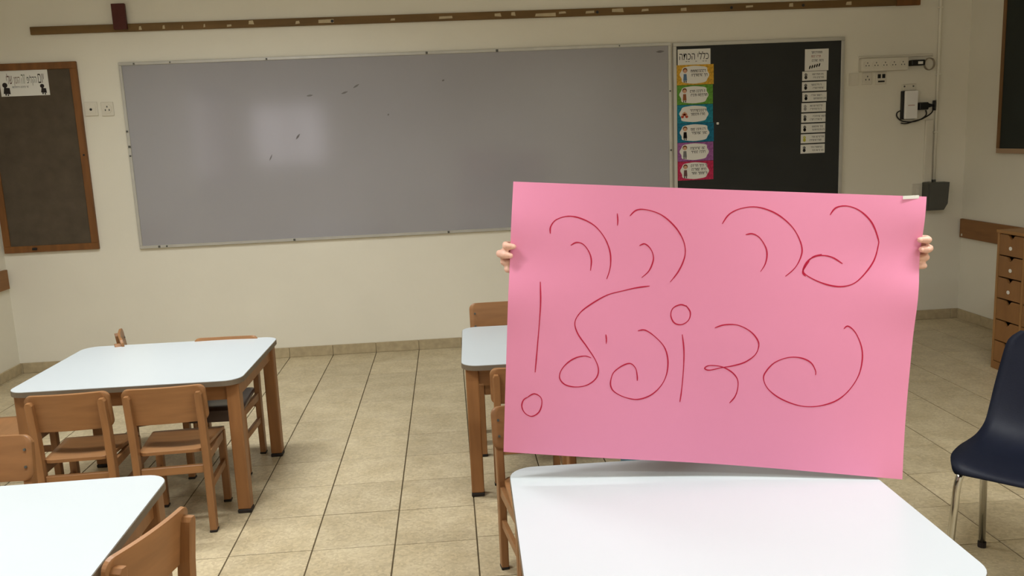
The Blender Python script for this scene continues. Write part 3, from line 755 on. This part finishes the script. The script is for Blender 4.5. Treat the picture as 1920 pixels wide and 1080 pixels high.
# ------------------------------------------------------------------ navy shell chair
def navy_chair(x, y, rz):
    t = thing('shell_chair', 'navy blue plastic shell chair with chrome legs at the right edge', 'chair', (x, y, 0), rz)
    # shell: a sheet swept from the front of the seat to the top of the back (local +y is the front)
    prof = [(.208, .394), (.202, .405), (.175, .412), (.10, .410), (.02, .402), (-.05, .402), (-.105, .418), (-.145, .450), (-.172, .50), (-.196, .57), (-.222, .66), (-.240, .72), (-.250, .752)]
    half = [.185, .200, .212, .214, .212, .208, .204, .200, .198, .194, .184, .172, .140]
    pts = catmull([(0, a, b) for a, b in prof], 3); hs = catmull([(h, 0, 0) for h in half], 3)
    bm = B(); nx = 14; A, Bk = [], []
    n = len(pts)
    for i, p in enumerate(pts):
        tdir = (pts[min(n - 1, i + 1)] - pts[max(0, i - 1)]).normalized(); nrm = Vector((0, -tdir.z, tdir.y)) * -1
        if nrm.z < -0.2: nrm = -nrm
        h = hs[i].x; a, b = [], []
        s = i / (n - 1)
        for k in range(nx + 1):
            u = -1 + 2 * k / nx
            curl = .030 * abs(u) ** 3 * (0.5 + .8 * math.sin(math.pi * min(1, s * 1.25)))
            q = Vector((u * h, p.y, p.z)) + Vector((0, -tdir.z, tdir.y)).normalized() * 0
            nn = Vector((0, tdir.z, -tdir.y))
            if nn.z < 0 and s < .45: nn = -nn
            if s >= .45 and nn.y < 0: nn = -nn
            q += nn * curl
            a.append(bm.verts.new(q)); b.append(bm.verts.new(q - nn * .006))
        A.append(a); Bk.append(b)
    for g, s in ((A, 1), (Bk, -1)):
        for i in range(n - 1):
            for k in range(nx):
                qd = (g[i][k], g[i][k + 1], g[i + 1][k + 1], g[i + 1][k]); f = bm.faces.new(qd if s > 0 else qd[::-1]); f.smooth = True
    def loop(g): return [g[0][i] for i in range(nx + 1)] + [g[j][nx] for j in range(1, n)] + [g[n - 1][i] for i in range(nx - 1, -1, -1)] + [g[j][0] for j in range(n - 2, 0, -1)]
    a, b = loop(A), loop(Bk)
    for i in range(len(a)): bm.faces.new((a[i], b[i], b[(i + 1) % len(a)], a[(i + 1) % len(a)]))
    obj('shell', bm, NAVY, t)
    for s in (-1, 1):
        for nm, P in (('front_leg', [(s * .165, .02, .384), (s * .180, .10, .384), (s * .190, .150, .372), (s * .195, .165, .33), (s * .205, .200, .012)]),
                      ('rear_leg', [(s * .165, -.02, .384), (s * .178, -.06, .380), (s * .188, -.09, .362), (s * .192, -.105, .32), (s * .205, -.180, .012)])):
            b2 = B(); tube(b2, catmull(P[:4], 4)[:-1] + [Vector(P[3]), Vector(P[4])], .011, 10); l = obj(nm, b2, CHROME, t, smooth=True)
            e = P[4]; b3 = B(); tube(b3, [(e[0], e[1], .0005), (e[0], e[1], .020)], .0135, 10); obj('foot_cap', b3, RUBBER, l)
    for y_ in (.06, -.05):
        b2 = B(); tube(b2, [(-.168, y_, .383), (.168, y_, .383)], .010, 8); obj('cross_tube', b2, CHROME, t, smooth=True)
    obj('dot_mark', prism(B(), disc(.0, 0, .004, .004, 8), -.001, .001, 'y'), PLASTW, t, loc=(.06, -.213, .60))
    return t
navy_chair(2.620, -1.520, R(132))

# ------------------------------------------------------------------ drawer cabinet
def cabinet():
    CW, CD, CH, NC, NR = .69, .545, .812, 3, 6
    t = thing('drawer_cabinet', 'wooden drawer cabinet with notched drawers against the right wall', 'cabinet', (3.983, .115, 0))
    obj('top_panel', bx(-.006, CD, -.004, CW + .004, CH - .018, CH, bev=.002, seg=1), CABE, t)
    obj('base_panel', bx(.0, CD, 0, CW, 0, .045), CABW, t)
    obj('back_panel', bx(CD - .012, CD, 0, CW, .0455, CH - .0185), CABW, t)
    for y in (0, CW - .018): obj('side_panel', bx(0, CD - .0125, y, y + .018, .0455, CH - .0185), CABE, t)
    cw = (CW - .018 * 4) / 3
    for k in (1, 2):
        y = k * (cw + .018); obj('divider', bx(0, CD - .0125, y, y + .018, .0455, CH - .0185), CABE, t)
    rh = (CH - .018 - .047) / NR
    for c in range(NC):
        y0 = .018 + c * (cw + .018) + .003; y1 = y0 + cw - .006
        for r_ in range(NR):
            z0 = .047 + r_ * rh + .003; z1 = z0 + rh - .008
            m_ = (y0 + y1) / 2
            P = [(y0, z0), (y1, z0), (y1, z1), (m_ + .030, z1), (m_ + .022, z1 - .006), (m_ + .010, z1 - .020), (m_, z1 - .024), (m_ - .010, z1 - .020), (m_ - .022, z1 - .006), (m_ - .030, z1), (y0, z1)]
            d = obj('drawer', prism(B(), P, .001, .015, 'x'), CABW, t)
            obj('drawer_box', bx(.0155, CD - .03, y0 + .004, y1 - .004, z0 + .004, z1 - .030), DARKIN, d)
            if c == 2 and r_ >= 3:
                obj('round_sticker', prism(B(), disc(m_ - .004 + .008 * (r_ % 2), z0 + rh * .34, .013, .011, 12), -.0005, .0008, 'x'), PAPERW, d)
cabinet()

# ------------------------------------------------------------------ pink sheet and its handwriting
PC = Vector((1.4892, -1.8146, .9530)); PR = Vector((.985705, -.151113, -.074505)); PU = Vector((.078716, .022074, .996653)); PN = Vector((-.148963, -.988270, .033654))
PW, PH = 1.0, .7
def bend(u, v):
    """how far the sheet bows towards the camera at (u, v) metres from its middle"""
    a = u / .5; b = v / .35
    d = .010 * (1 - a * a)                                            # slack between the hands
    d += -.022 * max(0, -b) ** 1.6 * (1 - ((a + .25) / 1.25) ** 2)    # hem bows away
    d += .060 * max(0, -b - .3) ** 2 * max(0, a - .2) ** 2            # lower right flicks forward
    for hx, hv in ((-.5, .155), (.5, .205)):                          # pinch folds at the hands
        q = abs(u - hx); d += -.008 * math.exp(-q / .10) * math.cos((v - hv) * 26) * math.exp(-((v - hv) / .16) ** 2)
    d += .004 * math.sin(u * 9 + v * 5)
    d += -.050 * max(0, b - .25) ** 1.5 * max(0, -a) ** 2 - .022 * max(0, b - .4) * max(0, a) ** 3   # upper corners lean back
    return d
def sheet_pt(u, v, off=0.0): return PC + PR * u + PU * v + PN * (bend(u, v) + off)
t = thing('pink_poster', 'pink poster sheet with large red handwritten Hebrew words, held up by two hands', 'poster', PC)
nu, nv = 56, 40
bm = B(); F, K = [], []
for j in range(nv + 1):
    v = -PH / 2 + PH * j / nv; a, b = [], []
    for i in range(nu + 1):
        u = -PW / 2 + PW * i / nu
        a.append(bm.verts.new(sheet_pt(u, v, .0002) - PC)); b.append(bm.verts.new(sheet_pt(u, v, -.0002) - PC))
    F.append(a); K.append(b)
for g, s in ((F, 1), (K, -1)):
    for j in range(nv):
        for i in range(nu):
            q = (g[j][i], g[j][i + 1], g[j + 1][i + 1], g[j + 1][i]); f = bm.faces.new(q if s > 0 else q[::-1]); f.smooth = True
def loop(g): return [g[0][i] for i in range(nu + 1)] + [g[j][nu] for j in range(1, nv + 1)] + [g[nv][i] for i in range(nu - 1, -1, -1)] + [g[j][0] for j in range(nv - 1, 0, -1)]
a, b = loop(F), loop(K)
a = [bm.verts.new(x_.co) for x_ in a]; b = [bm.verts.new(x_.co) for x_ in b]
for i in range(len(a)): bm.faces.new((a[i], b[i], b[(i + 1) % len(a)], a[(i + 1) % len(a)]))
obj('sheet', bm, PINK, t)
obj('tape_piece', bx(-.02, .02, -.0009, 0, -.004, .004), PAPERW, t, loc=sheet_pt(.462, .3475, .0015) - PC)
INK = [
  [[(0.273, 0.298), (0.286, 0.316), (0.313, 0.321), (0.345, 0.31), (0.375, 0.283), (0.394, 0.245), (0.396, 0.228), (0.389, 0.192), (0.369, 0.159), (0.344, 0.134), (0.313, 0.125), (0.278, 0.129), (0.242, 0.142), (0.22, 0.157), (0.222, 0.174), (0.234, 0.19), (0.258, 0.199), (0.286, 0.196), (0.313, 0.181)], [(0.221, 0.154), (0.219, 0.164), (0.228, 0.181), (0.24, 0.195), (0.261, 0.202)], [(0.226, 0.147), (0.218, 0.159), (0.232, 0.184)]] ,
  [[(0.016, 0.267), (0.031, 0.291), (0.058, 0.306), (0.096, 0.311), (0.139, 0.299), (0.175, 0.275), (0.198, 0.248), (0.212, 0.216), (0.21, 0.191), (0.198, 0.166), (0.177, 0.145)], [(0.074, 0.243), (0.09, 0.246), (0.108, 0.237), (0.124, 0.215), (0.129, 0.195), (0.126, 0.173), (0.116, 0.154)]] ,
  [[(-0.207, 0.277), (-0.192, 0.292), (-0.167, 0.294), (-0.131, 0.283), (-0.098, 0.257), (-0.076, 0.226), (-0.068, 0.198), (-0.071, 0.172), (-0.083, 0.143), (-0.1, 0.118)], [(-0.18, 0.205), (-0.167, 0.21), (-0.152, 0.198), (-0.144, 0.178), (-0.147, 0.158), (-0.155, 0.141), (-0.17, 0.126)]] ,
  [[(-0.238, 0.282), (-0.236, 0.266), (-0.236, 0.252)]] ,
  [[(-0.401, 0.225), (-0.401, 0.242), (-0.388, 0.26), (-0.359, 0.27), (-0.327, 0.266), (-0.293, 0.25), (-0.267, 0.222), (-0.252, 0.19), (-0.248, 0.161), (-0.25, 0.139), (-0.256, 0.118)], [(-0.349, 0.198), (-0.335, 0.206), (-0.318, 0.202), (-0.303, 0.184), (-0.296, 0.163), (-0.297, 0.137)]] ,
  [[(-0.421, 0.104), (-0.418, 0.054), (-0.419, 0.002), (-0.422, -0.066), (-0.425, -0.129)], [(-0.441, -0.195), (-0.425, -0.186), (-0.408, -0.195), (-0.405, -0.214), (-0.412, -0.235), (-0.429, -0.247), (-0.447, -0.24), (-0.456, -0.222), (-0.452, -0.204), (-0.438, -0.194)]] ,
  [[(-0.149, 0.106), (-0.181, 0.1), (-0.213, 0.091), (-0.253, 0.078), (-0.295, 0.051), (-0.319, 0.029), (-0.33, 0.004), (-0.321, -0.024), (-0.297, -0.056), (-0.274, -0.089), (-0.265, -0.115), (-0.271, -0.138), (-0.293, -0.156), (-0.322, -0.162), (-0.348, -0.157), (-0.362, -0.141), (-0.359, -0.12), (-0.343, -0.099), (-0.322, -0.085), (-0.3, -0.08), (-0.285, -0.084)]] ,
  [[(-0.251, -0.022), (-0.249, -0.034), (-0.249, -0.046)]] ,
  [[(-0.172, -0.009), (-0.154, -0.006), (-0.128, -0.022), (-0.104, -0.047), (-0.093, -0.08), (-0.094, -0.117), (-0.106, -0.148), (-0.13, -0.174), (-0.162, -0.187), (-0.195, -0.183), (-0.222, -0.17), (-0.232, -0.155), (-0.232, -0.136), (-0.225, -0.117), (-0.203, -0.099), (-0.185, -0.094), (-0.172, -0.106), (-0.167, -0.125), (-0.166, -0.138)]] ,
  [[(-0.062, -0.012), (-0.055, -0.055), (-0.053, -0.108), (-0.054, -0.16), (-0.056, -0.188)], [(-0.058, 0.062), (-0.046, 0.045), (-0.049, 0.025), (-0.065, 0.013), (-0.083, 0.016), (-0.093, 0.034), (-0.089, 0.053), (-0.071, 0.063), (-0.055, 0.059)]] ,
  [[(0.016, 0.009), (0.039, 0.018), (0.071, 0.019), (0.101, 0.006), (0.12, -0.013), (0.126, -0.031), (0.119, -0.054), (0.096, -0.074), (0.068, -0.085), (0.039, -0.092), (0.011, -0.1), (-0.001, -0.096), (0.01, -0.088), (0.039, -0.089), (0.065, -0.101), (0.081, -0.119), (0.084, -0.142), (0.079, -0.165), (0.067, -0.183)]] ,
  [[(0.329, 0.021), (0.339, 0.028), (0.358, 0.013), (0.375, -0.019), (0.381, -0.052), (0.376, -0.093), (0.357, -0.131), (0.331, -0.158), (0.3, -0.173), (0.265, -0.18), (0.229, -0.177), (0.188, -0.162), (0.158, -0.14), (0.145, -0.116), (0.148, -0.097), (0.167, -0.072), (0.198, -0.057), (0.23, -0.056), (0.256, -0.067), (0.269, -0.087), (0.27, -0.098)]] ,
]

rp = random.Random(3)
for letter in INK:
    bm = B()
    for st in letter:
        P = catmull([(a, b, 0) for a, b in st], 5)
        wd = .00135 if letter is not INK[0] else .0015
        rings = []
        n = len(P)
        for i, p in enumerate(P):
            tg = (P[min(n - 1, i + 1)] - P[max(0, i - 1)]).normalized(); nr = Vector((-tg.y, tg.x, 0))
            w = wd * (1 + .22 * math.sin(i * .37 + rp.random())) * (0.55 + .45 * min(1, min(i, n - 1 - i) / 3))
            l, r_ = p + nr * w, p - nr * w
            rings.append([bm.verts.new(sheet_pt(q.x, q.y, o_) - PC) for q, o_ in ((l, .0003), (l, .0007), (r_, .0007), (r_, .0003))])
        for i in range(n - 1):
            for k in range(4): bm.faces.new((rings[i][k], rings[i][(k + 1) % 4], rings[i + 1][(k + 1) % 4], rings[i + 1][k]))
        bm.faces.new(rings[0][::-1]); bm.faces.new(rings[-1])
    obj('handwritten_letter', bm, INKR, t)

# ------------------------------------------------------------------ the person behind the sheet
def ball(bm, c, r, sub=2):
    ret = bmesh.ops.create_icosphere(bm, subdivisions=sub, radius=1.0)
    r = (r, r, r) if not hasattr(r, '__len__') else r
    for v in ret['verts']: v.co = Vector((v.co.x * r[0], v.co.y * r[1], v.co.z * r[2])) + Vector(c)
def limb(bm, p, r0, q, r1, sub=2):
    """tapered capsule: convex hull of two balls"""
    b2 = B(); ball(b2, p, r0, sub); ball(b2, q, r1, sub)
    ret = bmesh.ops.convex_hull(b2, input=b2.verts[:])
    dead = [v for v in b2.verts if not v.link_faces]
    bmesh.ops.delete(b2, geom=list({g for g in ret['geom_interior'] if isinstance(g, bmesh.types.BMVert)} | set(dead)), context='VERTS')
    me = bpy.data.meshes.new('x'); b2.to_mesh(me); b2.free(); bm.from_mesh(me); bpy.data.meshes.remove(me)
def chain(bm, P): 
    for (p, r0), (q, r1) in zip(P[:-1], P[1:]): limb(bm, p, r0, q, r1)
def melt(name, bm, material, parent, voxel, smooth=4):
    """fuse overlapping volumes into one continuous skin"""
    bmesh.ops.recalc_face_normals(bm, faces=bm.faces[:])
    me = bpy.data.meshes.new(name); bm.to_mesh(me); bm.free()
    o = bpy.data.objects.new(name, me); COL.objects.link(o)
    md = o.modifiers.new('r', 'REMESH'); md.mode = 'VOXEL'; md.voxel_size = voxel; md.use_smooth_shade = True
    if smooth:
        ms = o.modifiers.new('s', 'SMOOTH'); ms.iterations = smooth; ms.factor = .5
    bpy.context.view_layer.update()
    ev = o.evaluated_get(bpy.context.evaluated_depsgraph_get())
    me2 = bpy.data.meshes.new_from_object(ev); bpy.data.objects.remove(o)
    me2.materials.clear(); me2.materials.append(material)
    for p in me2.polygons: p.use_smooth = True
    o2 = bpy.data.objects.new(name, me2); COL.objects.link(o2); o2.parent = parent
    return o2
V = Vector
PX = 1.55
OR = V((PX, -1.25, 0))
person = thing('person', 'person in grey top and teal jeans seated behind the pink sheet, only fingers showing', 'person', OR)
def rel(p): return V(p) - OR
pel = V((PX, -1.235, .430)); chest = V((PX, -1.315, .76)); neck0 = V((PX, -1.375, .955)); neck1 = V((PX, -1.405, 1.02)); head = V((PX, -1.435, 1.105))
SIDE = {}
for s, hx, hv, tips in ((-1, -.5, (.190, .167, .146, .128), (.023, .038, .027, .016)), (1, .5, (.247, .224, .201, .180), (.028, .038, .034, .029))):
    out = PR * s
    E = lambda v, s=s, hx=hx: PC + PR * hx + PU * v + PN * bend(hx, v)
    SIDE[s] = dict(out=out, E=E, hv=hv, tips=tips)
    mv = sum(hv) / 4
    SIDE[s]['wrist'] = E(mv - .050) - out * .060 - PN * .115
    SIDE[s]['sh'] = V((PX + s * .170, -1.345, .915))
    SIDE[s]['elbow'] = V((1.165, -1.49, .880)) if s < 0 else V((1.875, -1.55, .850))
body = B()
# head with face, neck
ball(body, rel(head), (.074, .092, .108), 3)
ball(body, rel(head + V((0, -.035, -.062))), (.050, .050, .045), 2)
limb(body, rel(head + V((0, -.088, .012))), .008, rel(head + V((0, -.106, -.020))), .013)         # nose
for s in (-1, 1):
    ball(body, rel(head + V((s * .075, .005, -.008))), (.010, .018, .030), 2)                      # ear
    ball(body, rel(head + V((s * .033, -.076, .022))), (.020, .014, .008), 2)                      # brow
limb(body, rel(head + V((-.018, -.084, -.052))), .008, rel(head + V((.018, -.084, -.052))), .008)  # mouth
limb(body, rel(neck0), .055, rel(neck1), .050); limb(body, rel(neck1), .050, rel(head + V((0, .01, -.04))), .050)
chain(body, [(rel(pel), .120), (rel((PX, -1.26, .58)), .115), (rel(chest), .125), (rel((PX, -1.345, .90)), .085), (rel(neck0), .055)])
for s in (-1, 1):
    D = SIDE[s]; w = D['wrist']; out = D['out']; E = D['E']
    chain(body, [(rel((PX + s * .06, -1.33, .92)), .062), (rel(D['sh']), .052), (rel(D['elbow']), .040), (rel(D['elbow'].lerp(w, .35)), .040), (rel(w), .026)])
    hv = D['hv']
    mcp = []
    for k in range(4):
        ext = D['tips'][k]; v = hv[k]; e = E(v); r = (.0092, .0095, .0090, .0080)[k]
        M = e - out * (.022 - .004 * (k in (1, 2))) - PN * (.052 + .003 * k) + PU * -.002
        mcp.append(M)
        pip = e + out * (ext - r) - PN * (.020 if k < 2 else .026)
        if k < 2:
            dip = e + out * (.010 if k == 0 else .012) + PN * (r + .0035); tip = e - out * (.008 if k == 0 else .001) + PN * (r * .85 + .0018)
        else:
            dip = e + out * .006 - PN * (r + .004); tip = e - out * .012 - PN * (r * .85 + .002)
        tip = tip - PU * .001
        chain(body, [(rel(M), r * 1.12), (rel(pip), r * 1.08), (rel(dip), r), (rel(tip), r * .85)])
        limb(body, rel(w + PU * (.014 - .009 * k)), .017, rel(M), r * 1.25)
        D.setdefault('nails', []).append((tip, dip, r))
    limb(body, rel(mcp[0]), .012, rel(mcp[3]), .011); limb(body, rel(w), .022, rel((mcp[1] + mcp[2]) / 2 + (w - mcp[1]) * .3), .022)
    th0 = w + PU * .022 - out * .012 + PN * .02; th1 = E(hv[0] - .012) - out * .052 - PN * .050; th2 = E(hv[0] - .006) - out * .040 - PN * .020; th3 = E(hv[0] - .004) - out * .024 - PN * .0125
    chain(body, [(rel(th0), .017), (rel(th1), .0125), (rel(th2), .0108), (rel(th3), .0092)])
KN = {-1: V((1.375, -1.585, .452)), 1: V((1.735, -1.585, .452))}
AN = {-1: V((1.400, -1.500, .085)), 1: V((1.700, -1.500, .085))}
for s in (-1, 1):
    chain(body, [(rel(pel + V((s * .085, -.01, -.005))), .082), (rel(KN[s]), .052), (rel(KN[s].lerp(AN[s], .35)), .050), (rel(AN[s]), .034)])
melt('body', body, SKIN, person, .0034, 3)
# clothes and hair
top = B()
chain(top, [(rel(pel + V((0, 0, .02))), .130), (rel((PX, -1.26, .58)), .126), (rel(chest), .135), (rel((PX, -1.345, .895)), .098), (rel((PX, -1.365, .935)), .064)])
for s in (-1, 1):
    D = SIDE[s]; w = D['wrist']
    chain(top, [(rel((PX + s * .06, -1.33, .915)), .074), (rel(D['sh']), .064), (rel(D['elbow']), .052), (rel(D['elbow'].lerp(w, .35)), .051), (rel(D['elbow'].lerp(w, .86)), .036)])
melt('long_sleeved_top', top, SHIRT, person, .007, 4)
tr = B()
ball(tr, rel(pel), (.145, .125, .090), 3)
for s in (-1, 1):
    chain(tr, [(rel(pel + V((s * .085, -.01, -.005))), .092), (rel(KN[s]), .064), (rel(KN[s].lerp(AN[s], .4)), .060), (rel(AN[s] + V((0, 0, .02))), .050)])
melt('jeans', tr, JEANS, person, .007, 4)
for s in (-1, 1):
    sb = B(); f = AN[s]
    limb(sb, rel((f.x, f.y + .030, .048)), .044, rel((f.x + s * .012, f.y - .150, .040)), .036); limb(sb, rel((f.x, f.y + .01, .05)), .044, rel((f.x, f.y, .090)), .044)
    bmesh.ops.bisect_plane(sb, geom=sb.verts[:] + sb.edges[:] + sb.faces[:], plane_co=(0, 0, .004), plane_no=(0, 0, 1), clear_inner=True)
    bmesh.ops.holes_fill(sb, edges=[e for e in sb.edges if e.is_boundary])
    sh = melt('shoe', sb, SHOE, person, .006, 3)
hb = B()
ball(hb, rel(head + V((0, .018, .014))), (.083, .096, .106), 3)
limb(hb, rel(head + V((0, .050, .0))), .074, rel(head + V((0, .060, -.13))), .052)
for s in (-1, 1): chain(hb, [(rel(head + V((s * .056, .0, .04))), .032), (rel(head + V((s * .066, .030, -.02))), .026), (rel(head + V((s * .050, .050, -.12))), .030)])
melt('hair', hb, HAIR, person, .006, 2)
eye = B()
for s in (-1, 1): ball(eye, rel(head + V((s * .031, -.079, .006))), (.013, .010, .008), 2)
obj('eyes', eye, PLASTW, person, smooth=True)
lp = B(); ball(lp, rel(head + V((0, -.090, -.052))), (.022, .006, .008), 2); obj('lips', lp, mat('lips', srgb(176, 96, 92), .5, .4), person, smooth=True)
for s in (-1, 1):
    for tip, dip, r in SIDE[s]['nails'][:2]:
        nb = B(); ball(nb, (0, 0, 0), (.0048, .0016, .0042), 2)
        n_ = obj('fingernail', nb, NAIL, person, smooth=True)
        M3 = Matrix((PR, -PN, PU)).transposed().to_4x4(); M3.translation = rel(tip + PN * (r * .80))
        n_.matrix_local = M3
